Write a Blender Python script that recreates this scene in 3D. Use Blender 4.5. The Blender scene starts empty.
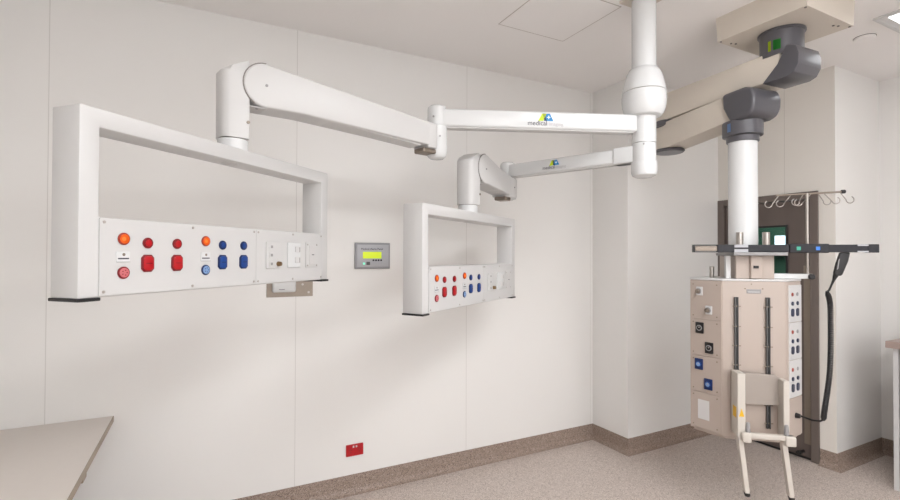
import bpy, bmesh, math, random
from mathutils import Vector, Matrix
random.seed(7)
PI = math.pi
S = bpy.context.scene
C = S.collection

# ------------------------------------------------------------------ colours and materials
def lin(r, g, b):
    f = lambda c: (c/12.92 if c <= .04045 else ((c+.055)/1.055)**2.4)
    return (f(r/255), f(g/255), f(b/255), 1)

def mat(name, col, rough=.5, metal=0., noise=0., scale=40., bump=0., coat=0., trans=0., emit=0.):
    m = bpy.data.materials.new(name); m.use_nodes = True
    nt = m.node_tree; b = nt.nodes['Principled BSDF']
    b.inputs['Base Color'].default_value = col
    b.inputs['Roughness'].default_value = rough
    b.inputs['Metallic'].default_value = metal
    if coat: b.inputs['Coat Weight'].default_value = coat
    if trans: b.inputs['Transmission Weight'].default_value = trans
    if emit:
        b.inputs['Emission Color'].default_value = col
        b.inputs['Emission Strength'].default_value = emit
    tc = nt.nodes.new('ShaderNodeTexCoord')
    n = nt.nodes.new('ShaderNodeTexNoise'); n.inputs['Scale'].default_value = scale; n.inputs['Detail'].default_value = 4
    nt.links.new(tc.outputs['Object'], n.inputs['Vector'])
    if noise:
        mr = nt.nodes.new('ShaderNodeMapRange')
        mr.inputs['To Min'].default_value = 1-noise; mr.inputs['To Max'].default_value = 1+noise
        nt.links.new(n.outputs['Fac'], mr.inputs['Value'])
        mx = nt.nodes.new('ShaderNodeVectorMath'); mx.operation = 'SCALE'
        mx.inputs[0].default_value = col[:3]
        nt.links.new(mr.outputs['Result'], mx.inputs['Scale'])
        nt.links.new(mx.outputs['Vector'], b.inputs['Base Color'])
    if bump:
        bp = nt.nodes.new('ShaderNodeBump'); bp.inputs['Strength'].default_value = bump; bp.inputs['Distance'].default_value = .002
        nt.links.new(n.outputs['Fac'], bp.inputs['Height']); nt.links.new(bp.outputs['Normal'], b.inputs['Normal'])
    return m

def wall_mat(name, col, axis, first, step):
    """smooth wall sheet with fine vertical joints every `step` metres along the given world axis"""
    m = mat(name, col, .34, noise=.012, scale=1.5)
    nt = m.node_tree; b = nt.nodes['Principled BSDF']
    g = nt.nodes.new('ShaderNodeNewGeometry'); sp = nt.nodes.new('ShaderNodeSeparateXYZ')
    nt.links.new(g.outputs['Position'], sp.inputs[0])
    def mth(op, a, v=None, v2=None):
        x = nt.nodes.new('ShaderNodeMath'); x.operation = op
        nt.links.new(a, x.inputs[0])
        if v is not None: x.inputs[1].default_value = v
        return x.outputs[0]
    a = mth('SUBTRACT', sp.outputs[axis], first - 50*step)
    a = mth('MODULO', a, step)
    a = mth('LESS_THAN', a, .0038)
    src = b.inputs['Base Color'].links[0].from_socket
    mx = nt.nodes.new('ShaderNodeMix'); mx.data_type = 'RGBA'
    nt.links.new(a, mx.inputs['Factor']); nt.links.new(src, mx.inputs['A'])
    mx.inputs['B'].default_value = (col[0]*.80, col[1]*.79, col[2]*.78, 1)
    nt.links.new(mx.outputs['Result'], b.inputs['Base Color'])
    return m

def speckle(name, base, dark, light, scale=260, rough=.5):
    m = mat(name, base, rough); nt = m.node_tree; b = nt.nodes['Principled BSDF']
    tc = nt.nodes.new('ShaderNodeTexCoord')
    v = nt.nodes.new('ShaderNodeTexVoronoi'); v.inputs['Scale'].default_value = scale
    nt.links.new(tc.outputs['Object'], v.inputs['Vector'])
    sp = nt.nodes.new('ShaderNodeSeparateColor'); nt.links.new(v.outputs['Color'], sp.inputs[0])
    r = nt.nodes.new('ShaderNodeValToRGB'); nt.links.new(sp.outputs[0], r.inputs[0])
    e = r.color_ramp.elements
    e[0].position = 0; e[0].color = dark; e[1].position = 1; e[1].color = light
    r.color_ramp.interpolation = 'CONSTANT'
    for p, c in ((.16, base), (.86, light)):
        q = r.color_ramp.elements.new(p); q.color = c
    n = nt.nodes.new('ShaderNodeTexNoise'); n.inputs['Scale'].default_value = 55; n.inputs['Detail'].default_value = 6
    nt.links.new(tc.outputs['Object'], n.inputs['Vector'])
    mr = nt.nodes.new('ShaderNodeMapRange'); mr.inputs['To Min'].default_value = .82; mr.inputs['To Max'].default_value = 1.18
    nt.links.new(n.outputs['Fac'], mr.inputs['Value'])
    sc = nt.nodes.new('ShaderNodeVectorMath'); sc.operation = 'SCALE'
    nt.links.new(r.outputs['Color'], sc.inputs[0]); nt.links.new(mr.outputs['Result'], sc.inputs['Scale'])
    nt.links.new(sc.outputs['Vector'], b.inputs['Base Color'])
    return m

WALLC = lin(236, 234, 231)
M = dict(
    ceil=mat('ceiling_paint', lin(246, 243, 241), .8, noise=.01, scale=2),
    floor=speckle('speckled_vinyl', lin(203, 190, 181), lin(148, 132, 123), lin(228, 219, 212), 300, .45),
    skirt=speckle('speckled_vinyl_skirting', lin(152, 134, 122), lin(104, 86, 76), lin(182, 166, 155), 300, .5),
    white=mat('white_powder_coat', lin(206, 205, 204), .38, noise=.01, scale=8),
    white_gloss=mat('white_gloss_plastic', lin(218, 219, 219), .22, noise=.008, scale=6),
    plate=mat('white_fascia', lin(204, 203, 202), .45, noise=.01, scale=10),
    cream=mat('cream_powder_coat', lin(214, 205, 193), .4, noise=.012, scale=6),
    pend=mat('ivory_panel', lin(177, 163, 153), .42, noise=.012, scale=6),
    grey=mat('dark_grey_moulding', lin(84, 83, 88), .3, noise=.03, scale=12, coat=.2),
    midgrey=mat('mid_grey_plastic', lin(150, 148, 148), .5, noise=.02),
    black=mat('black_plastic', lin(22, 20, 22), .42, noise=.05),
    railb=mat('blue_black_anodised', lin(17, 16, 25), .48, noise=.04),
    seam=mat('joint_shadow_grey', lin(128, 122, 118), .7, noise=.02),
    steel=mat('brushed_steel', lin(178, 172, 166), .32, metal=.9, noise=.04, scale=90),
    steeld=mat('dull_steel', lin(140, 129, 118), .42, metal=.7, noise=.04, scale=90),
    track=mat('grey_track_metal', lin(92, 92, 92), .4, metal=.5, noise=.04),
    door=mat('brown_grey_door', lin(96, 85, 80), .42, noise=.02, scale=5),
    frame=mat('brown_grey_frame', lin(112, 102, 96), .38, noise=.02, metal=.2, scale=5),
    red=mat('red_plastic', lin(178, 12, 24), .3, noise=.03), redd=mat('deep_red_plastic', lin(122, 8, 20), .3, noise=.03),
    blue=mat('blue_plastic', lin(16, 60, 132), .3, noise=.03), blued=mat('deep_blue_plastic', lin(12, 38, 88), .3, noise=.03),
    bracket=mat('pale_bracket_paint', lin(200, 193, 184), .45, noise=.01),
    hatchgap=mat('hatch_edge_grey', lin(196, 188, 182), .7, noise=.01),
    putty=mat('putty_grey_metal', lin(158, 148, 140), .45, noise=.02),
    navyd=mat('dark_navy_plastic', lin(24, 36, 66), .35, noise=.03),
    orange=mat('orange_lens', lin(226, 92, 22), .25, noise=.03), oranged=mat('burnt_orange_ring', lin(150, 44, 18), .35, noise=.03),
    amber=mat('amber_centre', lin(240, 128, 40), .25, noise=.03),
    pink=mat('pink_inlay', lin(200, 108, 112), .4, noise=.1, scale=300), lblue=mat('pale_blue_inlay', lin(124, 156, 200), .4, noise=.1, scale=300),
    pale=mat('pale_grey_print', lin(205, 203, 202), .6, noise=.01), ink=mat('dark_ink', lin(70, 68, 78), .6, noise=.02),
    inkl=mat('light_grey_ink', lin(188, 186, 188), .6, noise=.02),
    lime=mat('lime_green_print', lin(196, 218, 20), .5, noise=.02), navy=mat('navy_print', lin(22, 50, 96), .5, noise=.02), sky=mat('mid_blue_print', lin(30, 130, 190), .5, noise=.02),
    wprint=mat('white_print', lin(235, 245, 250), .5, noise=.01),
    panelgrey=mat('satin_grey_panel', lin(176, 176, 180), .4, noise=.02, metal=.15), panelframe=mat('grey_panel_rim', lin(146, 145, 148), .4, noise=.02, metal=.2),
    lcd=mat('lit_lime_display', lin(205, 225, 30), .3, emit=.28), led=mat('lit_green_lamp', lin(130, 230, 195), .3, emit=.5),
    ledg=mat('lit_green_key', lin(50, 150, 125), .3, emit=.25), ledb=mat('lit_blue_key', lin(50, 110, 190), .3, emit=.35),
    greend=mat('green_sticker', lin(10, 120, 24), .5, noise=.03), teal=mat('teal_sticker', lin(70, 110, 60), .5, noise=.03),
    yellow=mat('yellow_sticker', lin(226, 178, 30), .5, noise=.03),
    desk=mat('beige_laminate', lin(224, 216, 209), .5, noise=.015, scale=30), deskedge=mat('tan_edge_band', lin(163, 148, 130), .5, noise=.03, scale=60),
    benchtop=mat('brown_grey_laminate', lin(165, 146, 138), .45, noise=.02, scale=30), benchpanel=mat('pale_cabinet_panel', lin(222, 216, 213), .45, noise=.01),
    lamp=mat('lit_diffuser', (.97, .98, 1, 1), .5, emit=19),
    lampdim=mat('lit_diffuser_dimmed', (.95, .98, 1, 1), .5, emit=2.5),
    hallgreen=mat('deep_green_wall', lin(56, 92, 76), .5, noise=.3, scale=6), halldark=mat('dark_corridor_paint', lin(60, 66, 62), .6, noise=.05),
    fill_glow=mat('added_fill_glow', (.97, .985, 1, 1), .5, emit=1.3),  # glow of the added fill panel on the near wall
    halllamp=mat('corridor_diffuser', lin(215, 232, 248), .5, emit=1.2),
    brass=mat('worn_brass', lin(135, 110, 80), .35, metal=.8, noise=.05),
)
g = bpy.data.materials.new('clear_pane'); g.use_nodes = True
gb = g.node_tree.nodes['Principled BSDF']; gb.inputs['Transmission Weight'].default_value = 1; gb.inputs['Roughness'].default_value = .02
gb.inputs['Base Color'].default_value = (.85, .95, .9, 1); gb.inputs['IOR'].default_value = 1.1
M['glass'] = g
M['wall_l'] = wall_mat('wall_sheet_left', WALLC, 0, .522, 1.23)
M['wall_p'] = wall_mat('wall_sheet_plain', WALLC, 0, .522, 60)
M['wall_y'] = wall_mat('wall_sheet_end', lin(230, 225, 218), 1, 2.17, 60)

# ------------------------------------------------------------------ mesh helpers
def part(name, bm, m, parent=None, smooth=False, label=None):
    bmesh.ops.recalc_face_normals(bm, faces=bm.faces)
    me = bpy.data.meshes.new(name); bm.to_mesh(me); bm.free()
    for mm in (m if isinstance(m, (list, tuple)) else [m]): me.materials.append(mm)
    if smooth:
        for p in me.polygons: p.use_smooth = True
        try: me.set_sharp_from_angle(angle=math.radians(38))
        except Exception: pass
    o = bpy.data.objects.new(name, me); C.objects.link(o)
    if parent: o.parent = parent
    if label: o['label'] = label
    return o

def thing(name, label, cat, loc=(0, 0, 0), rz=0., group=None):
    o = bpy.data.objects.new(name, None); C.objects.link(o)
    o.empty_display_size = .05
    o.location = loc; o.rotation_euler = (0, 0, rz); o['label'] = label; o['category'] = cat
    if group: o['group'] = group
    return o

def struct(name, bm, m, parent=None, smooth=False):
    o = part(name, bm, m, parent, smooth)
    if not parent: o['kind'] = 'structure'
    return o

def bevel(bm, w, seg=2, geom=None):
    if w > 0:
        bmesh.ops.bevel(bm, geom=geom or list(bm.edges), offset=w, segments=seg, profile=.5, affect='EDGES', clamp_overlap=True)

def merge(dst, src):
    me = bpy.data.meshes.new('t'); src.to_mesh(me); src.free(); dst.from_mesh(me); bpy.data.meshes.remove(me)
    return dst

def box(a, b, bev=0., seg=2, bm=None):
    n = bmesh.new(); bmesh.ops.create_cube(n, size=1)
    for v in n.verts:
        v.co = Vector([(a[i]+b[i])/2 + v.co[i]*(b[i]-a[i]) for i in range(3)])
    bevel(n, bev, seg)
    return merge(bm, n) if bm else n

def cyl(p0, p1, r0, r1=None, n=32, bev=0., bm=None):
    """solid (or tapered) round bar from p0 to p1"""
    p0, p1 = Vector(p0), Vector(p1); d = p1-p0
    r1 = r0 if r1 is None else r1
    t = bmesh.new(); bmesh.ops.create_cone(t, cap_ends=True, segments=n, radius1=r0, radius2=r1, depth=d.length)
    if bev:
        es = [e for e in t.edges if len(e.link_faces) == 2 and any(len(f.verts) > 4 for f in e.link_faces)]
        bevel(t, bev, 3, es)
    q = Vector((0, 0, 1)).rotation_difference(d.normalized()).to_matrix().to_4x4()
    bmesh.ops.transform(t, matrix=Matrix.Translation((p0+p1)/2) @ q, verts=t.verts)
    return merge(bm, t) if bm else t

def lathe(prof, c=(0, 0), n=48, bm=None):
    """profile [(r,z)...] turned about a vertical axis at c, closed at both ends"""
    t = bmesh.new(); rings = []
    for r, z in prof:
        rings.append([t.verts.new((c[0]+r*math.cos(2*PI*k/n), c[1]+r*math.sin(2*PI*k/n), z)) for k in range(n)])
    for i in range(len(rings)-1):
        for k in range(n):
            t.faces.new((rings[i][k], rings[i][(k+1) % n], rings[i+1][(k+1) % n], rings[i+1][k]))
    t.faces.new(rings[0]); t.faces.new(rings[-1])
    return merge(bm, t) if bm else t

def prism(poly, d0, d1, plane='xz', bev=0., seg=2, bm=None):
    """polygon [(a,b)...] in plane xz / xy / yz extruded along the third axis from d0 to d1"""
    t = bmesh.new()
    def P(a, b, d): return {'xz': (a, d, b), 'xy': (a, b, d), 'yz': (d, a, b)}[plane]
    v0 = [t.verts.new(P(a, b, d0)) for a, b in poly]; v1 = [t.verts.new(P(a, b, d1)) for a, b in poly]
    t.faces.new(v0); t.faces.new(v1)
    for i in range(len(poly)):
        j = (i+1) % len(poly); t.faces.new((v0[i], v0[j], v1[j], v1[i]))
    bmesh.ops.recalc_face_normals(t, faces=t.faces)
    if bev:
        bevel(t, bev, seg, [e for e in t.edges if e.calc_face_angle(0) > math.radians(25)])
    return merge(bm, t) if bm else t

def pipe(pts, r, n=10, bm=None, rr=None):
    """tube along a polyline (mitred rings)"""
    pts = [Vector(p) for p in pts]; t = bmesh.new(); rings = []
    up = None
    for i, p in enumerate(pts):
        a = pts[max(i-1, 0)]; b = pts[min(i+1, len(pts)-1)]
        d = (b-a).normalized()
        if up is None: up = d.orthogonal().normalized()
        up = (up - d*up.dot(d)).normalized(); s = d.cross(up)
        q = r if rr is None else rr[i]
        rings.append([t.verts.new(p + (up*math.cos(2*PI*k/n) + s*math.sin(2*PI*k/n))*q) for k in range(n)])
    for i in range(len(rings)-1):
        for k in range(n):
            t.faces.new((rings[i][k], rings[i][(k+1) % n], rings[i+1][(k+1) % n], rings[i+1][k]))
    t.faces.new(rings[0]); t.faces.new(rings[-1])
    return merge(bm, t) if bm else t

def ring_frame(x0, x1, z0, z1, ix0, ix1, iz0, iz1, y0, y1, bev=.003):
    """rectangular slab with a rectangular hole, depth along y"""
    t = bmesh.new()
    def loop(a, b, c, d, y): return [t.verts.new(p) for p in ((a, y, c), (b, y, c), (b, y, d), (a, y, d))]
    o0, i0 = loop(x0, x1, z0, z1, y0), loop(ix0, ix1, iz0, iz1, y0)
    o1, i1 = loop(x0, x1, z0, z1, y1), loop(ix0, ix1, iz0, iz1, y1)
    for k in range(4):
        j = (k+1) % 4
        t.faces.new((o0[k], o0[j], i0[j], i0[k])); t.faces.new((o1[k], o1[j], i1[j], i1[k]))
        t.faces.new((o0[k], o0[j], o1[j], o1[k])); t.faces.new((i0[k], i0[j], i1[j], i1[k]))
    bmesh.ops.recalc_face_normals(t, faces=t.faces)
    if bev: bevel(t, bev, 2, [e for e in t.edges if e.calc_face_angle(0) > math.radians(25)])
    return t

def text(name, body, size, mtx, m, parent, extrude=.0004, squeeze=1.):
    """flat lettering; mtx maps text space (x right, y up) to the parent's space"""
    cu = bpy.data.curves.new(name, 'FONT'); cu.body = body; cu.size = size; cu.extrude = extrude
    to = bpy.data.objects.new(name, cu); C.objects.link(to)
    dg = bpy.context.evaluated_depsgraph_get()
    me = bpy.data.meshes.new_from_object(to.evaluated_get(dg))
    bpy.data.objects.remove(to); 
    me.transform(mtx @ Matrix.Diagonal((squeeze, 1, 1, 1)))
    me.materials.clear(); me.materials.append(m)
    o = bpy.data.objects.new(name, me); C.objects.link(o); o.parent = parent
    return o

def copy_tree(o, parent=None):
    c = o.copy(); C.objects.link(c)
    if parent: c.parent = parent
    for ch in [x for x in C.objects if x.parent == o]:
        copy_tree(ch, c)
    return c

# ------------------------------------------------------------------ camera (level of the eye 1.57 m, tilted up a little)
F_PX, YAW, PIT, ROL = 477.74, .4781, .0116, .0030
cd = bpy.data.cameras.new('camera'); cam = bpy.data.objects.new('camera', cd); C.objects.link(cam)
Fw = Vector((math.sin(YAW)*math.cos(PIT), math.cos(YAW)*math.cos(PIT), math.sin(PIT)))
Rt = Vector((math.cos(YAW), -math.sin(YAW), 0)); Up = Rt.cross(Fw)
R2 = Rt*math.cos(ROL)+Up*math.sin(ROL); U2 = -Rt*math.sin(ROL)+Up*math.cos(ROL)
cam.matrix_world = Matrix(((R2.x, U2.x, -Fw.x, 0), (R2.y, U2.y, -Fw.y, 0), (R2.z, U2.z, -Fw.z, 1.57), (0, 0, 0, 1)))
cd.sensor_width = 36; cd.lens = F_PX/900*36; cd.clip_start = .05
S.camera = cam

# ------------------------------------------------------------------ room
H = 2.992; YW = 3.116; XC = 3.011; Y2 = 2.73; X2 = 4.16; Y3 = 1.8245; X3 = 4.854
XL = -1.35; YN = -2.6; T = .12
struct('floor', box((XL-T, YN-T, -.1), (6.3, YW+T, 0)), M['floor'])
struct('ceiling', box((XL-T, YN-T, H), (X3+T, YW+T, H+.1)), M['ceil'])
struct('wall_left', box((XL-T, YW, 0), (XC, YW+T, H)), M['wall_l'])
struct('wall_left_return', box((XC, Y2+.001, 0), (XC+T, YW+T, H)), M['wall_p'])
struct('wall_back_left', box((XC+.0005, Y2, 0), (X2+T, Y2+T, H)), M['wall_p'])
# end wall with the doorway
DY0, DY1, DZ = 1.934, 2.728, 2.073
b_ = box((X2, Y3+.001, 0), (X2+T, DY0, H)); box((X2, DY0, DZ), (X2+T, Y2, H), bm=b_)
struct('wall_back', b_, M['wall_y'])
struct('wall_back_return', box((X2+.0005, Y3, 0), (X3+T, Y3+T, H)), M['wall_p'])
struct('wall_right', box((X3, YN, 0), (X3+T, Y3, H)), M['wall_p'])
struct('wall_near', box((XL-T, YN-T, 0), (X3+T, YN, H)), M['wall_p'])
struct('wall_side', box((XL-T, YN, 0), (XL, YW, H)), M['wall_p'])

# added fill: framed glowing panel on the near wall, unseen, brightens the room
def fill_light(n, axis, a0, a1, z0, z1, at, s):
    if axis == 'x':
        fr = ring_frame(a0-.06, a1+.06, z0-.06, z1+.06, a0, a1, z0, z1, at, at+.05*s, .004); gl = box((a0, min(at, at+.02*s), z0), (a1, max(at, at+.02*s), z1))
    else:
        fr = ring_frame(a0-.06, a1+.06, z0-.06, z1+.06, a0, a1, z0, z1, at, at+.05*s, .004)
        for v in fr.verts: v.co = Vector((v.co.y, v.co.x, v.co.z))
        gl = box((min(at, at+.02*s), a0, z0), (max(at, at+.02*s), a1, z1))
    o = struct('added_fill_panel_%d' % n, fr, M['white']); part('glow_pane', gl, M['fill_glow'], o)
fill_light(1, 'x', -.8, 3.3, .25, 2.75, YN, 1)

# coved skirting: a profile swept along each wall.  n = direction out of the wall
SK = .121
def skirting(name, p0, p1, n, m0=0., m1=0.):
    prof = [(0, SK), (.005, SK), (.006, .045)] + [(.006+.032*(1-math.cos(a)), .045-.043*math.sin(a)) for a in [k*PI/2/6 for k in range(1, 7)]] + [(.040, 0), (0, 0)]
    t = bmesh.new(); p0, p1, n = Vector(p0), Vector(p1), Vector(n); d = (p1-p0).normalized()
    L = []
    for P, s in ((p0, m0), (p1, m1)):
        L.append([t.verts.new(P + n*a + d*(a*s) + Vector((0, 0, z))) for a, z in prof])
    k = len(prof)
    for i in range(k):
        j = (i+1) % k; t.faces.new((L[0][i], L[0][j], L[1][j], L[1][i]))
    t.faces.new(L[0]); t.faces.new(L[1])
    struct(name, t, M['skirt'], smooth=True)
skirting('baseboard_left', (XL, YW, 0), (XC, YW, 0), (0, -1, 0), 1, -1)
skirting('baseboard_left_return', (XC, YW, 0), (XC, Y2, 0), (-1, 0, 0), 1, 1)
skirting('baseboard_back_left', (XC, Y2, 0), (X2-.002, Y2, 0), (0, -1, 0), -1, 0)
skirting('baseboard_back', (X2, DY0-.002, 0), (X2, Y3, 0), (-1, 0, 0), 0, 1)
skirting('baseboard_back_return', (X2, Y3, 0), (X3, Y3, 0), (0, -1, 0), -1, -1)
skirting('baseboard_right', (X3, Y3, 0), (X3, YN, 0), (-1, 0, 0), 1, -1)
skirting('baseboard_near', (XL, YN, 0), (X3, YN, 0), (0, 1, 0), 1, -1)
skirting('baseboard_side', (XL, YN, 0), (XL, YW, 0), (1, 0, 0), 1, -1)

# door_1: pressed metal frame, leaf with vision panel, hardware
FW = .055
b_ = box((X2-.015, DY0, 0), (X2+T, DY0+FW, DZ), .003)
box((X2-.015, DY1-FW, 0), (X2+T, DY1, DZ), .003, bm=b_)
box((X2-.015, DY0+FW, DZ-FW), (X2+T, DY1-FW, DZ), .003, bm=b_)
box((X2+.055, DY0+FW, .0), (X2+T, DY0+FW+.018, DZ-FW), .002, bm=b_)
box((X2+.055, DY1-FW-.018, 0), (X2+T, DY1-FW, DZ-FW), .002, bm=b_)
door = struct('door_1', b_, M['frame'])
LY0, LY1 = DY0+FW+.003, DY1-FW-.003; WY0, WY1, WZ0, WZ1 = 2.165, 2.45, 1.05, 1.812
t = ring_frame(LY0, LY1, .008, DZ-FW-.004, WY0, WY1, WZ0, WZ1, X2+.008, X2+.05, .001)
for v in t.verts: v.co = Vector((v.co.y, v.co.x, v.co.z))
part('door_leaf', t, M['door'], door)
part('vision_glass', box((X2+.026, WY0, WZ0), (X2+.032, WY1, WZ1)), M['glass'], door)
t = ring_frame(WY0-.012, WY1+.012, WZ0-.012, WZ1+.012, WY0+.004, WY1-.004, WZ0+.004, WZ1-.004, X2+.001, X2+.008, .001)
for v in t.verts: v.co = Vector((v.co.y, v.co.x, v.co.z))
part('glazing_bead', t, M['black'], door)
part('push_plate', box((X2+.0045, LY0+.004, .12), (X2+.008, LY0+.05, 1.5), .001), M['steeld'], door)
t = cyl((X2+.009, LY0+.06, .055), (X2-.055, LY0+.06, .055), .012, bev=.003); cyl((X2-.05, LY0+.06, .055), (X2-.068, LY0+.06, .055), .018, bev=.004, bm=t)
part('door_stop', t, M['black'], door, True)
part('drop_seal', box((X2+.002, LY0, .004), (X2+.052, LY1, .02)), M['black'], door)
# corridor glimpsed through the vision panel
struct('wall_corridor', box((6.1, 1.6, 0), (6.2, 5.4, H)), M['hallgreen'])
struct('wall_corridor_end', box((X2+T, 5.3, 0), (6.1, 5.4, H)), M['halldark'])
struct('floor_corridor', box((X2+T, YW+T, -.1), (6.2, 5.4, 0)), M['floor'])
struct('ceiling_corridor', box((X3+T, 1.6, 2.6), (6.2, 5.4, 2.7)), M['halldark'])

# ------------------------------------------------------------------ ceiling fittings
def panel_light(x0, x1, y0, y1, label, lit='lamp'):
    cx, cy = (x0+x1)/2, (y0+y1)/2; hx, hy = (x1-x0)/2, (y1-y0)/2
    th = thing('ceiling_light', label, 'ceiling light', (cx, cy, H), 0, 'recessed ceiling lights')
    w = .055
    t = bmesh.new(); me = ring_frame(-hx, hx, -hy, hy, -hx+.02, hx-.02, -hy+.02, hy-.02, -.012, 0, .002)
    for v in me.verts: v.co = Vector((v.co.x, v.co.z, v.co.y))
    part('trim_ring', me, M['white'], th)
    # stepped reflector down to the lit diffuser
    t = bmesh.new()
    A = [(-hx+.02, -hy+.02), (hx-.02, -hy+.02), (hx-.02, hy-.02), (-hx+.02, hy-.02)]
    B = [(-hx+w, -hy+w), (hx-w, -hy+w), (hx-w, hy-w), (-hx+w, hy-w)]
    va = [t.verts.new((x, y, -.010)) for x, y in A]; vb = [t.verts.new((x, y, -.004)) for x, y in B]
    for k in range(4): t.faces.new((va[k], va[(k+1) % 4], vb[(k+1) % 4], vb[k]))
    part('reflector', t, M['white'], th)
    part('diffuser', box((-hx+w, -hy+w, -.006), (hx-w, hy-w, -.003)), M[lit], th, label='lit white diffuser')
    return th
panel_light(3.54, 4.14, .76, 1.36, 'recessed square ceiling light in the upper right corner of the picture', 'lampdim')
for k, (x, y) in enumerate([(1.75, .35), (.35, -1.0), (1.9, -1.3)]):
    panel_light(x-.6, x+.6, y-.3, y+.3, 'long recessed ceiling light behind or above the viewpoint')

# flat round ceiling speaker beside the light
t = lathe([(.056, 0), (.056, -.008), (.052, -.012), (.02, -.014), (.001, -.014)], n=48)
o = thing('ceiling_speaker', 'flat round off-white disc on the ceiling between pendant mount and light', 'ceiling speaker', (3.80, 1.50, H))
part('cover_disc', t, M['ceil'], o, True)
part('painted_shadow_ring', lathe([(.059, 0), (.059, -.003), (.055, -.003), (.055, 0)]), M['seam'], o, True)  # grey ring paints the thin shadow around the disc

# access hatch in the ceiling
o = thing('access_hatch', 'square flush access hatch in the ceiling left of the white ceiling column', 'hatch', (1.855, 2.205, H))
me = ring_frame(-.255, .255, -.25, .25, -.25, .25, -.245, .245, -.0015, 0, 0)
for v in me.verts: v.co = Vector((v.co.x, v.co.z, v.co.y))
part('edge_frame', me, M['hatchgap'], o)
part('hatch_lid', box((-.2495, -.2445, -.002), (.2495, .2445, 0), .0008), M['ceil'], o)

# ------------------------------------------------------------------ service consoles
L_, HC, DP = 1.153, .52, .109
FR = -.006      # front of the fascia
def face_prism(poly, y0, y1, bev=0): return prism(poly, y0, y1, 'xz', bev)
def circ(cx, cz, r, n=28): return [(cx+r*math.cos(2*PI*k/n), cz+r*math.sin(2*PI*k/n)) for k in range(n)]
def octo(cx, cz, w, h, c): return [(cx-w+c, cz-h), (cx+w-c, cz-h), (cx+w, cz-h+c*1.1), (cx+w, cz+h-c*1.1), (cx+w-c, cz+h), (cx-w+c, cz+h), (cx-w, cz+h-c*1.1), (cx-w, cz-h+c*1.1)]

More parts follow.
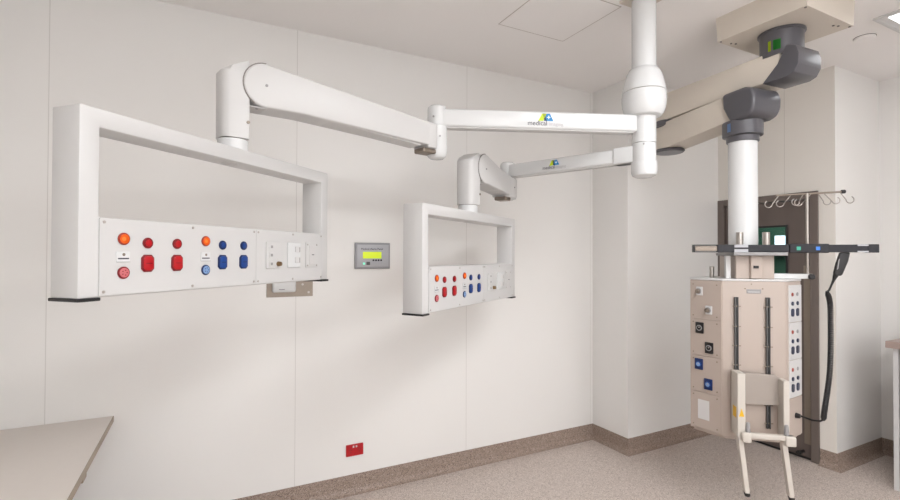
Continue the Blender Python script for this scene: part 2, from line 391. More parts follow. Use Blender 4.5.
def make_console(label):
    th = thing('service_console', label, 'service console')
    part('frame', ring_frame(-L_/2, L_/2, 0, HC, -.523, .523, .221, .468, 0, DP, .004), M['white'], th, True)
    for s in (-1, 1):
        a, b = sorted((s*(L_/2+.003), s*.52))
        part('end_cap', box((a, -.006, -.009), (b, DP+.004, 0), .002), M['black'], th)
    for nm, x0, x1 in (('fascia_panel', -.524, .0770), ('fascia_panel', .0780, .524)):
        f = part(nm, box((x0, FR, .004), (x1, .001, .2185), .0012), M['plate'], th)
        xs = [x0+.011, x1-.011] + ([-.22] if x0 < 0 else [.303])
        for x in xs:
            for z in (.0145, .208):
                part('screw', face_prism(circ(x, z, .0042, 12), FR-.0015, FR), M['steel'], f)
    def lampunit(x, z, ring, lens, core, nm):
        r = part(nm, face_prism(circ(x, z, .0178), FR-.004, FR, .0012), ring, th, True)
        part('lens', face_prism(circ(x, z, .0138), FR-.0065, FR-.004, .001), lens, r, True)
        if core: part('centre', face_prism(circ(x-.003, z, .006, 16), FR-.0075, FR-.0065), core, r)
        else:
            for k in range(5):
                a = k*2*PI/5; part('pin', face_prism(circ(x+.007*math.cos(a), z+.007*math.sin(a), .0017, 8), FR-.0075, FR-.0065), ring, r)
    def powerset(x, dk, lt, nm):
        sw = part('round_switch', face_prism(circ(x, .153, .0165), FR-.005, FR, .0015), dk, th, True)
        part('rocker', face_prism(circ(x, .153, .0105), FR-.008, FR-.005, .0015), lt, sw, True)
        so = part('socket', face_prism(octo(x, .092, .0205, .026, .0085), FR-.005, FR, .0015), dk, th, True)
        part('socket_cover', face_prism(octo(x, .092, .0165, .0215, .007), FR-.0085, FR-.005, .0018), lt, so, True)
        part('hinge_bar', box((x-.010, FR-.0095, .0905), (x+.010, FR-.0085, .093)), dk, so)
    def label_(x):
        p = part('label_plate', box((x-.020, FR-.0025, .096), (x+.020, FR, .127), .0008), M['white_gloss'], th)
        part('print_line', box((x-.016, FR-.003, .1045), (x+.016, FR-.0025, .1085)), M['ink'], p)
        part('print_mark', face_prism(circ(x+.001, .118, .0045, 12), FR-.003, FR-.0025), M['steeld'], p)
        part('lower_rim', box((x-.020, FR-.003, .096), (x+.020, FR-.0025, .0975)), M['midgrey'], p)
    lampunit(-.458, .163, M['oranged'], M['orange'], M['amber'], 'indicator_lamp')
    label_(-.459)
    lampunit(-.458, .066, M['redd'], M['pink'], None, 'gas_outlet')
    powerset(-.384, M['redd'], M['red'], 'r'); powerset(-.282, M['redd'], M['red'], 'r')
    lampunit(-.168, .165, M['oranged'], M['orange'], M['amber'], 'indicator_lamp')
    label_(-.168)
    lampunit(-.168, .066, M['blued'], M['lblue'], None, 'gas_outlet')
    powerset(-.094, M['blued'], M['blue'], 'b'); powerset(.0085, M['blued'], M['blue'], 'b')
    # data plate with three ports and a knurled connector
    p = part('data_plate', box((.131, FR-.006, .062), (.216, FR, .172), .002), M['plate'], th)
    for z in (.152, .118, .082):
        q = part('data_port', box((.146, FR-.009, z-.011), (.170, FR-.006, z+.011), .001), M['white'], p)
        part('port_mouth', box((.151, FR-.0095, z-.006), (.164, FR-.009, z+.005)), M['midgrey'], p)
    part('knurled_connector', cyl((.199, FR-.006, .0815), (.199, FR-.022, .0815), .0105, .009, 16, .001), M['brass'], p, True, label='dull brass connector')
    # double switch plate
    p = part('switch_plate', box((.263, FR-.008, .064), (.349, FR, .172), .003), M['white_gloss'], th)
    for z in (.143, .097):
        r = part('rocker', box((.306, FR-.012, z-.013), (.336, FR-.008, z+.013), .002), M['white'], p)
        part('slot', box((.3335, FR-.0125, z-.012), (.337, FR-.0078, z+.010)), M['seam'], p)
    # narrow framed plate
    p = part('call_plate', box((.391, FR-.005, .062), (.482, FR, .176), .002), M['plate'], th)
    part('insert', box((.412, FR-.008, .075), (.458, FR-.005, .163), .002), M['pale'], p, label='pale grey insert')
    part('key', box((.430, FR-.0095, .118), (.446, FR-.008, .1215)), M['ink'], p)
    for x in (.402, .471):
        for z in (.071, .166): part('screw', face_prism(circ(x, z, .004, 12), FR-.0065, FR-.005), M['steel'], p)
    # bolt plate under the top rail
    part('bolt_plate', cyl((0, DP/2, .468), (0, DP/2, .465), .030, bev=.001), M['pale'], th, True)
    return th
c1 = make_console('large white open-frame service console at the left, nearest the camera')
c2 = copy_tree(c1)
c2['label'] = 'smaller looking white service console in the middle, right of the grey alarm panel'
for c, (x, y, a, z) in ((c1, (.127, 1.968, .7576, 1.452)), (c2, (1.387, 2.341, .5808, 1.2965))):
    c.location = (x, y, z); c.rotation_euler = (0, 0, a); c['group'] = 'service consoles'

# ------------------------------------------------------------------ white ceiling column with two arms
KC = .9193
CX, CY = 2.144, 1.830
ZA, ZB = 2.289, 2.130
def cz(z): return 1.57+(z-1.57)*KC
def cprof(p): return [(r*KC*.945, cz(z)) for r, z in p]
col = thing('ceiling_column', 'white round ceiling column with barrel-shaped joint cover, right of centre', 'ceiling column', (CX, CY, 0))
part('ceiling_plate', box((-.09, -.09, H-.015), (.09, .09, H), .003), M['cream'], col)
part('tube', cyl((0, 0, cz(2.62)), (0, 0, H-.02), .0635, n=48), M['white_gloss'], col, True)
part('upper_cover', lathe(cprof([(.076, 2.685), (.088, 2.68), (.104, 2.655), (.118, 2.61), (.128, 2.565), (.131, 2.545), (.128, 2.543)])), M['white_gloss'], col, True)
part('joint_ring', lathe(cprof([(.1275, 2.539), (.1275, 2.544)])), M['seam'], col)
part('lower_cover', lathe(cprof([(.130, 2.54), (.1335, 2.515), (.1335, 2.49), (.130, 2.46), (.120, 2.425), (.104, 2.402), (.09, 2.398)])), M['white_gloss'], col, True)
part('hub', cyl((0, 0, ZB+.057), (0, 0, cz(2.42)), .0625, n=48), M['white_gloss'], col, True)
part('lower_hub', cyl((0, 0, ZB-.046), (0, 0, ZB+.055), .0616, n=48, bev=.002), M['white_gloss'], col, True)
part('bottom_cap', lathe([(.066, ZB-.046), (.067, ZB-.05), (.067, ZB-.10), (.061, ZB-.119), (.042, ZB-.130), (.001, ZB-.132)]), M['white_gloss'], col, True)
part('brake_screw', cyl((-.0475, -.0385, 2.172), (-.051, -.0415, 2.172), .0045, n=12), M['midgrey'], col, True)

def logo(th, s0, z0, y, k, flip=1):
    """green and blue slanted mark with the word under it, on the arm's side face.  s runs right in the photo"""
    m = Matrix
    lg = part('logo_green_mark', prism([(s0, z0), (s0+.030*k, z0), (s0+.050*k, z0+.042*k), (s0+.024*k, z0+.042*k)], y-.0012, y), M['lime'], th)
    part('logo_navy_mark', prism([(s0+.036*k, z0), (s0+.062*k, z0), (s0+.072*k, z0+.042*k), (s0+.028*k, z0+.042*k)], y-.0012, y), M['navy'], th)
    part('logo_blue_mark', prism([(s0+.052*k, z0), (s0+.090*k, z0), (s0+.070*k, z0+.042*k), (s0+.050*k, z0+.042*k), (s0+.044*k, z0+.022*k)], y-.0014, y-.0001), M['sky'], th)
    st = []
    for q in range(8):
        r = .013*k if q % 2 == 0 else .004*k
        st.append((s0+.062*k+r*math.cos(q*PI/4), z0+.021*k+r*math.sin(q*PI/4)))
    part('logo_star', prism(st, y-.0018, y-.0013), M['wprint'], th)
    R = Matrix(((1, 0, 0, 0), (0, 0, 1, 0), (0, 1, 0, 0), (0, 0, 0, 1)))
    text('lettering', 'medical', .038*k, Matrix.Translation((s0-.062*k, y-.0008, z0-.026*k)) @ R, M['ink'], th)
    text('lettering_pale', 'imaging', .029*k, Matrix.Translation((s0+.062*k, y-.0008, z0-.026*k)) @ R, M['inkl'], th)

# extension arm: local x from the elbow (0) to the column (length), y away from the viewer
def ext_arm(label, el, z, h, wd, logo_at, ls, end_r):
    d = Vector((CX-el[0], CY-el[1])); L = d.length; a = math.atan2(d.y, d.x)
    th = thing('extension_arm', label, 'support arm', (el[0], el[1], z), a)
    prof = [(-wd/2, -h/2), (wd/2, -h/2), (wd/2, h/2), (-wd/2, h/2)]
    part('beam', prism(prof, .0, L-.055, 'yz', .012, 3), M['white_gloss'], th, True)
    part('lower_channel', box((.03, -wd/2+.012, -h/2-.006), (L-.07, wd/2-.012, -h/2+.002), .002), M['plate'], th)
    e = part('elbow', lathe([(.001, h/2+.022), (.036, h/2+.020), (.047, h/2+.012), (.049, h/2+.002), (.049, -h/2-.012), (.046, -h/2-.016)]), M['white_gloss'], th, True)
    part('elbow_screw', cyl((-.020, -.0445, .0), (-.021, -.050, .0), .005, n=12), M['midgrey'], th, True)
    if end_r:
        part('column_clamp', box((L-.16, -wd/2-.006, -h/2-.006), (L-.045, wd/2+.006, h/2+.006), .010, 3), M['white_gloss'], th, True)
    logo(th, logo_at, -.006*ls, -wd/2-.0006, ls)
    return th
elA, elB = (1.091, 2.260), (1.806, 2.651)
# spring arm: local x from the spindle (0) towards the elbow
def spring_arm(label, sp, el, z, drop, low, eb):
    """z: height of the pivot axis; drop: how much lower the elbow end sits"""
    d = Vector((el[0]-sp[0], el[1]-sp[1])); L = d.length; a = math.atan2(d.y, d.x)
    th = thing('spring_arm', label, 'support arm', (sp[0], sp[1], z), a)
    px = .105; base, top = -.218, .034
    hw_ = .0565
    lower = [(-.054, -.030), (-.044, -.046), (-.028, -hw_), (.040, -hw_), (.046, -.050), (.046, .050), (.040, hw_), (-.028, hw_), (-.044, .046), (-.054, .030)]
    t = prism(lower, base, top, 'xy')
    for lo_s, hi_s, z0, z1, k in ((1, .9, 0, .040, .3), ):
        c = bmesh.new()
        lo = [c.verts.new((x, y, top)) for x, y in lower]
        hi = [c.verts.new((x*.80+.004 if x < 0 else x*.97, y*.90, top+.010+min(max(x+.054, 0), .10)*.42)) for x, y in lower]
        for i in range(10): c.faces.new((lo[i], lo[(i+1) % 10], hi[(i+1) % 10], hi[i]))
        c.faces.new(lo); c.faces.new(hi); merge(t, c)
    part('pivot_housing', t, M['white'], th, True)
    part('spindle', cyl((0, 0, base-.045), (0, 0, base-.003), .0545, n=48), M['white_gloss'], th, True)
    part('spindle_gap', cyl((0, 0, base-.004), (0, 0, base), .0525, n=48), M['seam'], th, True)
    part('housing_bolt', cyl((.038, -hw_+.002, -.155), (.038, -hw_-.004, -.155), .006, n=12), M['steeld'], th, True)
    hr = .086
    dz = lambda x: -drop*max(0, (x-px))/(L-px)
    pts = [(px+hr*math.cos(q), hr*math.sin(q)) for q in [math.radians(v) for v in range(78, 291, 12)]]
    pts += [(x, z_+dz(x)) for x, z_ in [(px+.16, -.072), (L-.045, -.060), (L-.045, .056)] if x < L]
    if L < .7: pts = [(px+hr*math.cos(q), hr*math.sin(q)) for q in [math.radians(v) for v in range(78, 291, 12)]] + [(L-.03, -.066+dz(L-.03)), (L-.03, .056+dz(L-.03)), (px+.22, .058+dz(px+.22))]
    part('beam', prism(pts, -.063, .063, 'xz', .008, 3), M['white'], th, True)
    part('beam_gap', prism([(px+(hr+.003)*math.cos(q), (hr+.003)*math.sin(q)) for q in [math.radians(v) for v in range(90, 241, 10)]], -hw_-.002, -hw_+.001), M['seam'], th, True)
    part('hub_screw', cyl((px, -.063, 0), (px, -.066, 0), .0055, n=14), M['midgrey'], th, True)
    part('under_cover', box((.035, -.052, -.090), (px+.005, .040, -.086), .002), M['pale'], th)
    part('under_cover_screw', cyl((.075, -.040, -.090), (.075, -.040, -.093), .005, n=10), M['midgrey'], th, True)
    t = box((px+.10, -.045, -.070), (L-.14, .045, -.058), .003)
    for v in t.verts: v.co.z += dz(v.co.x)-.004*(1 if L < .7 else 0)
    part('under_channel', t, M['plate'], th)
    part('elbow_end', lathe([(.001, .070-drop), (.046, .070-drop), (.054, .064-drop), (.054, -.07-drop), (.049, low+.016-drop), (.036, low+.004-drop), (.001, low-drop)], (L, 0)), M['white_gloss'], th, True)
    part('end_block', box((L-.105, -.0632, -.066-drop), (L+eb, .0632, .058-drop), .006, 2), M['white'], th, True)
    part('brake_cover', box((L-.12, -.040, -.088-drop), (L-.035, .040, -.064-drop), .006), M['steeld'], th, label='dull brown-grey slotted cover under the elbow')
    part('elbow_screw', cyl((L-.033, -.0640, -.0-drop), (L-.033, -.0675, -.0-drop), .0045, n=12), M['midgrey'], th, True)
    return th
ext_arm('upper white extension arm with logo, running from the column to the left elbow', elA, ZA, .092, .081, .533, .92, False)
ext_arm('lower white extension arm with logo, running behind to the wall-side elbow', elB, ZB, .081, .074, .33, .75, True)
spring_arm('big white spring arm carrying the left console, screw in its round hub', (.101, 2.019), elA, 2.232, .050, -.108, -.048)
spring_arm('short foreshortened white spring arm carrying the middle console', (1.349, 2.381), elB, 2.077, .060, -.080, .012)

# ------------------------------------------------------------------ big ceiling pendant
# ceiling mount
MX, MY = 2.935, 1.545
mt = thing('pendant_mount', 'large square cream ceiling mount with dark grey flange at the upper right', 'ceiling mount', (MX, MY, 0))
zp = 2.85
cxp, cyp = 2.96-MX, 1.55-MY
t = bmesh.new()
def sq(h, z): return [t.verts.new((cxp+a*h, cyp+b*h, z)) for a, b in ((-1, -1), (1, -1), (1, 1), (-1, 1))]
A, B = sq(.238, zp), sq(.243, H)
for k in range(4): t.faces.new((A[k], A[(k+1) % 4], B[(k+1) % 4], B[k]))
t.faces.new(A); t.faces.new(B)
part('cover_box', t, M['cream'], mt)
for a, b in ((-.225, .225), (-.225, -.225), (.225, -.225), (-.12, .2), (-.15, .21), (.13, -.19), (.16, -.2)):
    part('screw', cyl((cxp+a, cyp+b, zp), (cxp+a, cyp+b, zp-.004), .006, n=10), M['seam'], mt)
part('flange', lathe([(.112, zp), (.117, zp-.003), (.117, zp-.010), (.108, zp-.016), (.106, zp-.150), (.001, zp-.150)]), M['grey'], mt, True)
def wrap_patch(r, a0, a1, z0, z1, m, par, nm, n=8, cc=(0, 0)):
    t = bmesh.new(); q = [math.radians(a0+(a1-a0)*k/n) for k in range(n+1)]
    lo = [t.verts.new((cc[0]+r*math.cos(a), cc[1]+r*math.sin(a), z0)) for a in q]; hi = [t.verts.new((cc[0]+r*math.cos(a), cc[1]+r*math.sin(a), z1)) for a in q]
    for k in range(n): t.faces.new((lo[k], lo[k+1], hi[k+1], hi[k]))
    bmesh.ops.solidify(t, geom=t.faces[:], thickness=.001)
    part(nm, t, m, par)
wrap_patch(.1072, 186, 206, 2.725, 2.782, M['greend'], mt, 'green_sticker')
wrap_patch(.1072, 172, 180, 2.725, 2.782, M['lime'], mt, 'yellow_sticker')

EX, EY = 2.985, 2.345
TX, TY = 2.895, 1.745
Z1, Z2 = 2.642, 2.462
def knuckle(th, h, w, rear, fwd_top, fwd_bot, bow=-.02, nm='knuckle'):
    """grey moulded end: barrel-sided block; rear (−x) is round, front is cut on a slant"""
    pl = [(fwd_top, h*.5), (-rear*.60, h*.51), (-rear*.90, h*.40), (-rear, h*.12), (-rear*.98, -h*.20), (-rear*.84, -h*.42), (-rear*.6, -h*.50), (fwd_bot, -h*.5), ((fwd_bot+fwd_top)/2+bow, 0)]
    t = prism(pl, -w/2, w/2, 'xz', .022, 4)
    part(nm, t, M['grey'], th, True)
def pend_arm(label, p, q, z, hgt, ww, at_end):
    """x runs from p (grey knuckle end) to q"""
    d = Vector((q[0]-p[0], q[1]-p[1])); L = d.length; a = math.atan2(d.y, d.x)
    th = thing('ceiling_boom', label, 'boom', (p[0], p[1], z), a)
    return th, L
# upper arm
ua, L1 = pend_arm('upper cream boom arm with logo and grey knuckle under the ceiling mount', (MX, MY), (EX, EY), Z1, .17, .19, 1)
h1 = .165
part('beam', prism([(-.03, -h1/2), (.10, -h1/2), (L1-.06, -h1/2-.030), (L1+.03, -h1/2-.022), (L1+.07, h1/2-.03), (L1+.05, h1/2-.008), (-.05, h1/2)], -.095, .095, 'xz', .008, 2), M['cream'], ua, True)
knuckle(ua, .172, .205, .15, -.085, .045)
part('elbow_ring', lathe([(.095, -h1/2-.02), (.112, -h1/2-.030), (.112, -h1/2-.062), (.095, -h1/2-.07)], (L1-.02, 0)), M['grey'], ua, True)
# lower arm
la, L2 = pend_arm('lower cream boom arm ending in the dark grey head above the pendant tube', (TX, TY), (EX, EY), Z2, .165, .19, 1)
part('beam', prism([(.0, -h1/2), (.08, -h1/2-.004), (L2+.02, -h1/2-.055), (L2+.07, -h1/2-.035), (L2+.07, h1/2-.045), (L2, h1/2-.032), (0, h1/2)], -.09, .09, 'xz', .008, 2), M['cream'], la, True)
knuckle(la, .178, .225, .165, .05, .0, .02)
part('bottom_disc', lathe([(.10, -h1/2-.045), (.104, -h1/2-.056), (.092, -h1/2-.066), (.001, -h1/2-.066)], (L2-.02, 0)), M['grey'], la, True, label='dark grey round disc under the elbow')

# pendant itself: frame of reference at the body centre, x along its front face, y to the back
PA = -.6953
bc = Vector((2.793, 1.624)); n_ = Vector((-math.sin(PA), math.cos(PA)))
OB = bc + n_*.19
pd = thing('equipment_pendant', 'tall ivory equipment pendant on a white tube, at the right of the room', 'medical pendant', (OB.x, OB.y, 0), PA)
zb, ztp = .536, 1.428
YF = -.19
# tube centre in local frame
dx = Vector((TX, TY)) - OB
tx = dx.x*math.cos(PA)+dx.y*math.sin(PA); ty = -dx.x*math.sin(PA)+dx.y*math.cos(PA)
part('tube', cyl((tx, ty, 1.45), (tx, ty, Z2-.17), .0775, n=56), M['white_gloss'], pd, True)
part('head_ring', lathe([(.084, Z2-.205), (.087, Z2-.2), (.087, Z2-.172), (.106, Z2-.168), (.108, Z2-.163), (.108, Z2-.083), (.09, Z2-.081)], (tx, ty), 56), M['grey'], pd, True, label='dark grey ring at the top of the tube')
wrap_patch(.109, 205, 217, Z2-.15, Z2-.10, M['lblue'], pd, 'blue_sticker', cc=(tx, ty))
hw = .1625; fl, fr_ = .137, .133
plan = [(-hw, YF), (hw, YF), (hw+fr_, YF+fr_), (hw+.05, .12), (hw-.06, .20), (-hw+.06, .20), (-hw-.03, .12), (-hw-fl, YF+fl)]
part('body', prism(plan, zb, ztp, 'xy', .004), M['pend'], pd, True)
part('lid', prism([(x*1.012, y*1.012) for x, y in plan], ztp, ztp+.012, 'xy', .004), M['white'], pd, True)
part('bottom_tray', prism([(x*.93, y*.93) for x, y in plan], zb-.018, zb, 'xy', .004), M['pend'], pd, True)

# facet panels (removable plates with screws).  frame of a facet: origin, direction
def facet(o, ang):
    return Matrix.Translation((o[0], o[1], 0)) @ Matrix.Rotation(ang, 4, 'Z')
def xf(bm, mx): bmesh.ops.transform(bm, matrix=mx, verts=bm.verts); return bm
FL = facet((-hw-fl, YF+fl), -PI/4)       # x runs right along the left facet (0..fl*1.414), y inwards
FRt = facet((hw, YF), PI/4)
wl = fl*math.sqrt(2); wr = fr_*math.sqrt(2)
zs = [.543, .76, .975, 1.195, 1.422]
for k in range(4):
    p = part('side_panel', xf(box((.004, -.004, zs[k]+.002), (wl-.004, .001, zs[k+1]-.002), .0012), FL), M['pend'], pd)
    for x in (.022, wl-.030):
        for z in (zs[k]+.02, zs[k+1]-.02):
            part('screw', xf(face_prism(circ(x, z, .004, 10), -.0055, -.004), FL), M['steeld'], p)
# outlets on the left facet: gas spigots, black and blue sockets
for k, (u_, z, kind) in enumerate([(.062, 1.362, 'gas'), (.118, 1.252, 'gas'), (.063, 1.142, 'blk'), (.120, 1.030, 'blk'), (.058, .925, 'blu'), (.114, .815, 'blu')]):
    if kind == 'gas':
        q = part('gas_spigot', xf(box((u_-.020, -.010, z-.026), (u_+.020, -.004, z+.026), .005), FL), M['plate'], pd)
        part('nozzle', xf(cyl((u_-.003, -.010, z), (u_-.003, -.034, z), .014, .010, 20, .002), FL), M['steeld'], q, True)
        part('release_ring', xf(cyl((u_-.003, -.010, z), (u_-.003, -.016, z), .018, .016, 20, .001), FL), M['midgrey'], q, True)
    else:
        mm = M['black'] if kind == 'blk' else M['blued']
        q = part('outlet', xf(box((u_-.025, -.012, z-.033), (u_+.025, -.004, z+.033), .006), FL), mm, pd, label='black outlet' if kind == 'blk' else 'blue outlet')
        part('outlet_ring', xf(face_prism(circ(u_, z, .017), -.0155, -.012, .001), FL), M['midgrey'] if kind == 'blk' else M['blue'], q)
        part('outlet_mouth', xf(face_prism(circ(u_, z, .012), -.0165, -.0155), FL), M['black'] if kind == 'blk' else M['lblue'], q)
        part('outlet_pin', xf(face_prism(circ(u_+.002, z+.004, .004, 10), -.018, -.0165), FL), M['steel'], q)
part('rating_plate', xf(box((.05, -.0055, .60), (.118, -.004, .715), .0005), FL), M['pale'], pd)
# right facet: three power modules
for k, z0 in enumerate([1.206, .992, .778]):
    p = part('power_module', xf(box((.030, -.005, z0-.010), (wr-.004, .001, z0+.200), .0012), FRt), M['plate'], pd)
    for i, x in enumerate((.066, .128)):
        part('pilot_lamp', xf(face_prism(circ(x, z0+.148, .0105, 16), -.008, -.005), FRt), M['oranged'] if i == 0 else M['midgrey'], p)
        part('round_switch', xf(face_prism(circ(x, z0+.096, .0115, 20), -.010, -.005), FRt), M['navyd'], p)
        part('socket', xf(face_prism(octo(x, z0+.045, .0145, .022, .007), -.010, -.005), FRt), M['navyd'], p)
    part('label_strip', xf(box((.084, -.0062, z0+.144), (.110, -.005, z0+.153)), FRt), M['pale'], p)
part('gland_panel', xf(box((.030, -.005, .545), (wr-.004, .001, .764), .0012), FRt), M['pend'], pd)
# name plate and seams of the front
np_ = part('name_plate', box((-.037, YF-.003, 1.359), (.037, YF, 1.383), .0005), M['midgrey'], pd)
part('print_line', box((-.030, YF-.0036, 1.366), (.030, YF-.003, 1.369)), M['pale'], np_)
for x in (-.045, .045): part('screw', face_prism(circ(x, 1.386, .004, 10), YF-.0022, YF), M['steeld'], pd)
part('screw', face_prism(circ(-.012, 1.412, .0035, 10), YF-.002, YF), M['steeld'], pd)
# tracks
for x in (-.0935, .0685):
    t = box((x-.010, YF-.018, .60), (x-.004, YF, 1.338), .0015); box((x+.004, YF-.018, .60), (x+.010, YF, 1.338), .0015, bm=t)
    box((x-.006, YF-.006, .60), (x+.006, YF, 1.338), bm=t)
    q = part('equipment_track', t, M['track'], pd)
    for z in (.63, .73, .84, .95, 1.06, 1.17, 1.285):
        part('track_bolt', cyl((x-.022, YF-.012, z), (x+.022, YF-.012, z), .0035, n=8), M['steeld'], q)

# head block between body and rail
part('neck_block', box((-.082, -.16, ztp+.012), (.118, .12, 1.575), .004), M['pend'], pd)
part('neck_cover', box((-.010, -.178, ztp+.014), (.052, -.155, 1.575), .005), M['pend'], pd)
part('neck_latch', box((.003, -.184, 1.502), (.030, -.177, 1.517), .002), M['black'], pd)
part('rail_plate', box((-.11, -.215, 1.575), (.165, .10, 1.594), .003), M['midgrey'], pd)
part('side_bracket', box((-.125, -.13, ztp+.012), (-.098, -.10, 1.575), .003), M['white'], pd)
for x in (-.058, .080):
    part('upright_stud', cyl((x, -.150, 1.594), (x, -.150, 1.710), .019, n=24, bev=.002), M['steel'], pd, True)
part('corner_stud', cyl((-.168, -.02, ztp+.01), (-.168, -.02, 1.508), .013, n=20, bev=.002), M['steel'], pd, True)
# top arm holding the infusion pole
part('pole_bracket', prism([(.05, -.14), (.36, -.055), (.36, -.015), (.05, .02)], ztp+.0125, ztp+.042, 'xy', .004), M['white_gloss'], pd)
part('pole_knob', cyl((.346, -.056, ztp+.025), (.346, -.082, ztp+.025), .017, .015, 20, .003), M['black'], pd, True)

# light rail (carried on the neck block)
YR = -.188
RS = -.016
lr = thing('control_rail', 'long blue-black horizontal control rail with green and blue keys, atop the pendant', 'control rail', (OB.x+RS*math.cos(PA), OB.y+RS*math.sin(PA), 1.6155), PA)
part('bar', box((-.045, YR-.016, -.021), (.620, YR+.016, .021), .004), M['railb'], lr)
part('bar_short', box((-.175, YR-.016, -.022), (-.085, YR+.016, .022), .004), M['railb'], lr)
t = box((-.30, YR-.014, -.022), (-.17, YR+.014, -.017), .001); box((-.30, YR-.014, .017), (-.17, YR+.014, .022), .001, bm=t); box((-.303, YR-.015, -.022), (-.295, YR+.015, .022), .001, bm=t)
part('end_loop', t, M['black'], lr)
part('loop_inlay', box((-.292, YR-.008, -.015), (-.172, YR+.008, .015), .002), M['steeld'], lr)
part('silver_clamp', box((-.088, YR-.0175, -.022), (-.016, YR+.0175, .022), .002), M['panelgrey'], lr)
part('clamp_slot', box((-.088, YR-.0185, -.004), (-.016, YR-.0170, .006)), M['railb'], lr)
p = part('display_housing', box((.19, YR-.024, -.025), (.385, YR+.012, .026), .006), M['railb'], lr)
part('green_key', box((.224, YR-.026, -.010), (.244, YR-.0235, .010), .001), M['ledg'], p)
part('blue_key', box((.318, YR-.026, -.010), (.338, YR-.0235, .010), .001), M['ledb'], p)
t = box((.520, YR-.018, .0135), (.572, YR+.0165, .022), .001); box((.520, YR-.018, -.022), (.572, YR+.0165, -.0135), .001, bm=t)
part('silver_trim', t, M['panelgrey'], lr)
part('end_block', box((.570, YR-.018, -.023), (.622, YR+.018, .023), .003), M['railb'], lr)

# handset under the rail, with a coiled lead
def loc(x, y, z): return (x, y, z)
hs = thing('hand_control', 'black hand control hanging from the rail with a coiled black lead', 'hand control', (OB.x-.010*math.cos(PA), OB.y-.010*math.sin(PA), 0), PA)
t = prism([(.437, 1.594), (.486, 1.594), (.476, 1.545), (.449, 1.472), (.440, 1.464), (.410, 1.466), (.406, 1.478), (.418, 1.535)], -.197, -.180, 'xz', .007, 3)
part('grip', t, M['black'], hs, True)
part('side_highlight_strip', prism([(.427, 1.550), (.433, 1.560), (.426, 1.505), (.420, 1.498)], -.1980, -.1965), M['midgrey'], hs)
part('strain_relief', pipe([(.418, -.188, 1.468), (.408, -.188, 1.44), (.396, -.188, 1.41), (.386, -.188, 1.385), (.380, -.188, 1.378)], .006, 10, rr=[.013, .007, .005, .0055, .006]), M['black'], hs, True)
turns = 90; ctrl = [(.376, 1.378), (.390, 1.31), (.392, 1.18), (.391, 1.05), (.386, .93), (.374, .82), (.360, .72), (.354, .665)]
def cint(s):
    s *= len(ctrl)-1; i = min(int(s), len(ctrl)-2); f = s-i
    g_ = lambda k: ctrl[max(0, min(k, len(ctrl)-1))]
    o = []
    for c in range(2):
        p0, p1, p2, p3 = g_(i-1)[c], g_(i)[c], g_(i+1)[c], g_(i+2)[c]
        o.append(.5*((2*p1)+(-p0+p2)*f+(2*p0-5*p1+4*p2-p3)*f*f+(-p0+3*p1-3*p2+p3)*f**3))
    return o
pts = []
N = turns*9
for k in range(N+1):
    s = k/N; x, z = cint(s); a = 2*PI*turns*s; r = .0105*min(1, s*12+.3, (1-s)*14+.3)
    pts.append((x+r*math.cos(a), -.188+r*math.sin(a), z))
part('coiled_lead', pipe(pts, .0043, 6), M['black'], hs, True)
part('straight_lead', pipe([(.358, -.188, .67), (.345, -.175, .655), (.32, -.145, .648), (.295, -.10, .65), (.265, -.085, .658), (.243, -.082, .662)], .0055, 10), M['black'], hs, True)
part('plug', xf(cyl((.112, -.006, .662), (.112, -.034, .662), .017, .012, 20, .003), FRt), M['black'], hs, True)

# infusion pole
iv = thing('infusion_pole', 'thin steel infusion pole with a crossbar of curled hooks behind the rail', 'pole', (OB.x, OB.y, 0), PA)
ivx, ivy, ivz = .338, -.040, 1.936
part('pole', cyl((ivx, ivy, ztp+.012), (ivx, ivy, ivz+.004), .0075, n=20), M['steel'], iv, True)
cb0, cb1 = (ivx-.165, ivy, ivz-.004), (ivx+.178, ivy, ivz+.010)
part('crossbar', cyl(cb0, cb1, .0055, n=16), M['steeld'], iv, True)
part('end_stop', cyl((cb1[0]-.004, ivy, cb1[2]), (cb1[0]+.016, ivy, cb1[2]+.001), .011, n=16, bev=.002), M['black'], iv, True)
def hook(x, z, s, dy, nm='hook'):
    pts = [(x, ivy, z)]
    pts += [(x+s*.018, ivy+dy*.3, z-.025), (x+s*.032, ivy+dy*.7, z-.046)]
    for a in range(0, 226, 25):
        q = math.radians(200+a)
        pts.append((x+s*(.052+.020*math.cos(q)), ivy+dy, z-.046+.020*math.sin(q)))
    part(nm, pipe(pts, .0028, 8), M['steel'], iv, True)
for x, s, dy in ((ivx-.150, -1, 0), (ivx-.085, -1, .01), (ivx-.02, -1, -.03), (ivx+.02, -1, .03), (ivx+.055, 1, .01), (ivx+.085, 1, -.02), (ivx+.166, 1, 0)):
    hook(x, ivz+.010*(x-ivx)/.178, s, dy)

# docking bracket on the tracks
dk = thing('docking_bracket', 'white docking bracket with two bent legs and grey pegs on the pendant front', 'bracket', (OB.x, OB.y, 0), PA)
b0 = YF-.0182
part('back_plate', prism([(-.094, .915), (.095, .907), (.128, .885), (.128, .74), (-.094, .735)], b0-.014, b0, 'xz', .002), M['putty'], dk)
part('left_upright', box((-.125, b0-.10, .575), (-.085, b0, .925), .004), M['bracket'], dk)
part('right_upright', box((.110, b0-.075, .575), (.140, b0, .890), .004), M['bracket'], dk)
t = box((-.105, b0-.115, .578), (.150, b0-.088, .606), .005, 2)
box((-.108, b0-.125, .556), (-.062, b0-.080, .610), .008, 3, bm=t); box((.100, b0-.125, .552), (.152, b0-.080, .606), .008, 3, bm=t)
part('crossbar', t, M['bracket'], dk, True)
for x in (-.075, .112):
    part('peg', cyl((x, b0-.103, .606), (x, b0-.103, .662), .013, .009, 20, .004), M['midgrey'], dk, True, label='grey tapered peg')
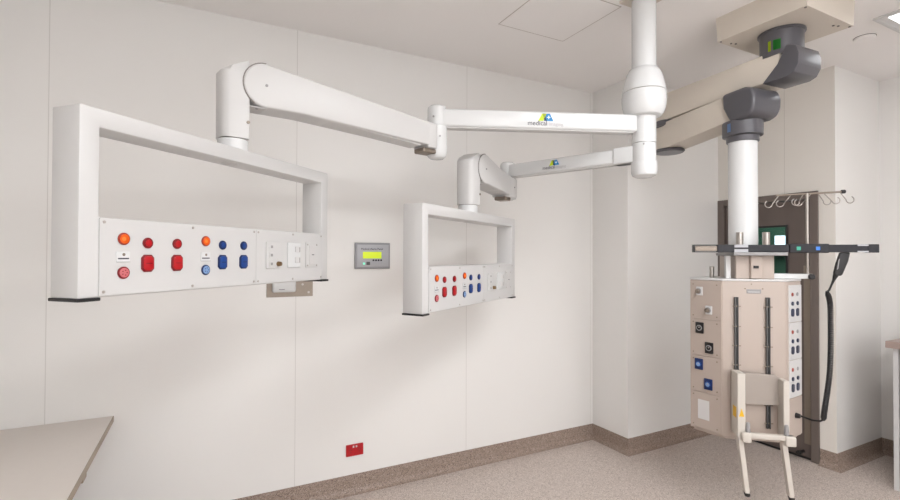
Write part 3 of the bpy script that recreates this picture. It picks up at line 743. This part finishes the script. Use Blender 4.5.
for x, dx_ in ((-.108, .032), (.106, .034)):
    prof = [(x-.011, .60), (x+.013, .60), (x+.013, .555), (x+dx_+.012, .272), (x+dx_-.012, .272), (x-.011, .54)]
    part('leg', prism(prof, b0-.100, b0-.060, 'xz', .003), M['bracket'], dk)
    part('rubber_foot', cyl((x+dx_+.002, b0-.08, .277), (x+dx_+.006, b0-.08, .250), .017, .014, 18, .004), M['black'], dk, True)
part('warning_sticker', box((-.1258, b0-.080, .675), (-.125, b0-.030, .735)), M['yellow'], dk)
part('warning_sticker', prism([(-.118, .69), (-.092, .69), (-.105, .735)], b0-.1012, b0-.100), M['yellow'], dk)

# ------------------------------------------------------------------ things on the long wall
# grey alarm panel
ap = thing('alarm_panel', 'small grey wall panel with a lit lime green display between the consoles', 'alarm panel', (1.0215, YW, 1.5665))
part('rim', box((-.1235, -.012, -.0875), (.1235, 0, .0875), .003), M['panelframe'], ap)
f = part('face', box((-.110, -.015, -.074), (.112, -.010, .074), .002), M['panelgrey'], ap)
part('display', box((-.070, -.018, -.018), (.060, -.0145, .027), .004), M['lcd'], ap, label='lit lime green display')
for k in range(4): part('button', face_prism(circ(.003+.018*k, -.030, .0062, 14), -.019, -.0145), M['black'], ap)
part('green_lamp', face_prism(circ(-.062, -.052, .008, 14), -.017, -.0145), M['led'], ap)
part('lamp_window', box((-.045, -.0165, -.062), (-.020, -.0145, -.040), .002), M['track'], ap)
R = Matrix(((1, 0, 0, 0), (0, 0, 1, 0), (0, 1, 0, 0), (0, 0, 0, 1)))
text('lettering', 'Medical Alarm Panel', .0185, Matrix.Translation((-.082, -.0156, .040)) @ R, M['black'], ap, .0008)

# steel plate with a white dispenser behind the left console
dp = thing('dispenser_plate', 'brown-grey metal wall plate with white box, half hidden by the left console', 'wall plate', (.4885, YW, 1.31))
part('metal_plate', box((-.1385, -.006, 0), (.1385, 0, .205), .001), M['steeld'], dp)
part('white_box', box((-.108, -.045, .030), (.030, -.006, .175), .012, 3), M['white_gloss'], dp, True)
part('print_line', box((-.072, -.0456, .048), (-.038, -.0448, .051)), M['ink'], dp)
for x, z in ((.075, .075), (.112, .025), (-.125, .185), (.125, .185)):
    part('screw', face_prism(circ(x, z, .007, 12), -.009, -.006), M['steel'], dp)

# red double power point low on the wall
rp = thing('power_point', 'red double power point low on the long wall above the skirting', 'power point', (.9055, YW, .2825))
part('face_plate', box((-.058, -.011, -.038), (.058, 0, .038), .003), M['red'], rp)
for x in (-.028, .028):
    t = bmesh.new()
    for a, dx0, dz0 in ((.5, -.006, .004), (-.5, .006, .004), (0, 0, -.010)):
        b2 = box((-.0012, -.0125, -.004), (.0012, -.0108, .004))
        bmesh.ops.transform(b2, matrix=Matrix.Translation((x+dx0, 0, dz0)) @ Matrix.Rotation(a, 4, 'Y'), verts=b2.verts); merge(t, b2)
    part('socket_slots', t, M['black'], rp)
for x in (-.010, .010):
    part('rocker_switch', box((x-.005, -.0145, .018), (x+.005, -.011, .030), .001), M['white'], rp)

# ------------------------------------------------------------------ desk, lower left
dz = .704
ds = thing('desk', 'beige laminate desk top with tan edge at the lower left', 'desk', (-.87, 2.1, 0))
part('desk_top', box((-.4795, -2.2, dz-.030), (.452, 1.0155, dz), .001), M['desk'], ds)
part('edge_band', box((.452, -2.2, dz-.031), (.455, 1.0155, dz+.0005), .0006), M['deskedge'], ds, label='tan edge band')
part('support_rail', box((.34, -2.1, dz-.09), (.36, .96, dz-.03), .001), M['benchpanel'], ds)
part('wall_bracket', box((.30, .93, dz-.30), (.34, 1.014, dz-.03), .002), M['deskedge'], ds)
part('end_panel', box((-.47, -2.2, 0), (.40, -2.17, dz-.03), .001), M['benchpanel'], ds)
part('side_panel', box((-.47, .0, 0), (.10, .03, dz-.03), .001), M['benchpanel'], ds)

# bench at the right edge
bn = thing('bench_cabinet', 'pale bench cabinet with brown-grey top at the right edge of the picture', 'cabinet', (4.17, 1.49, 0))
part('worktop', box((-.055, -1.7, .955), (.682, .035, 1.0), .003), M['benchtop'], bn)
part('carcass', box((0, -1.68, .10), (.68, 0, .955), .001), M['benchpanel'], bn)
part('end_leg', box((-.02, -.022, 0), (.05, .006, .955), .001), M['white'], bn)
part('plinth', box((.05, -1.66, 0), (.62, -.03, .10)), M['skirt'], bn)
for k in range(3):
    d_ = part('cabinet_door', box((-.018, -.56-.55*k+.003, .11), (0, -.03-.55*k, .945), .002), M['benchpanel'], bn)
    part('handle', cyl((-.04, -.08-.55*k, .70), (-.04, -.08-.55*k, .86), .005, n=12), M['steel'], d_, True)
    t = cyl((-.04, -.08-.55*k, .71), (-.017, -.08-.55*k, .71), .004, n=10); cyl((-.04, -.08-.55*k, .85), (-.017, -.08-.55*k, .85), .004, n=10, bm=t)
    part('handle_post', t, M['steel'], d_, True)

# added light that brightens the corridor behind the door glass
ct = thing('added_corridor_light', 'square light added to brighten the corridor beyond the door', 'ceiling light', (5.3, 2.9, 2.6))
part('frame', box((-.32, -.32, -.02), (.32, .32, 0), .003), M['white'], ct)
part('diffuser', box((-.28, -.28, -.026), (.28, .28, -.019), .002), M['lamp'], ct)

# corridor lamp seen through the vision panel
hl = thing('corridor_light', 'bright rectangular wall light seen through the door glass', 'light', (5.9, 3.06, 1.72))
part('lamp_body', box((.12, -.12, -.10), (.2, .20, .10), .004), M['white'], hl)
part('lit_face', box((.11, -.11, -.09), (.121, .19, .09), .002), M['halllamp'], hl)

# ------------------------------------------------------------------ world and colour management
w = bpy.data.worlds.new('world'); S.world = w; w.use_nodes = True
w.node_tree.nodes['Background'].inputs['Color'].default_value = (.05, .05, .05, 1)
S.view_settings.view_transform = 'Standard'; S.view_settings.look = 'None'
S.view_settings.gamma = 1; S.view_settings.use_curve_mapping = False
S.view_settings.exposure = 0.16
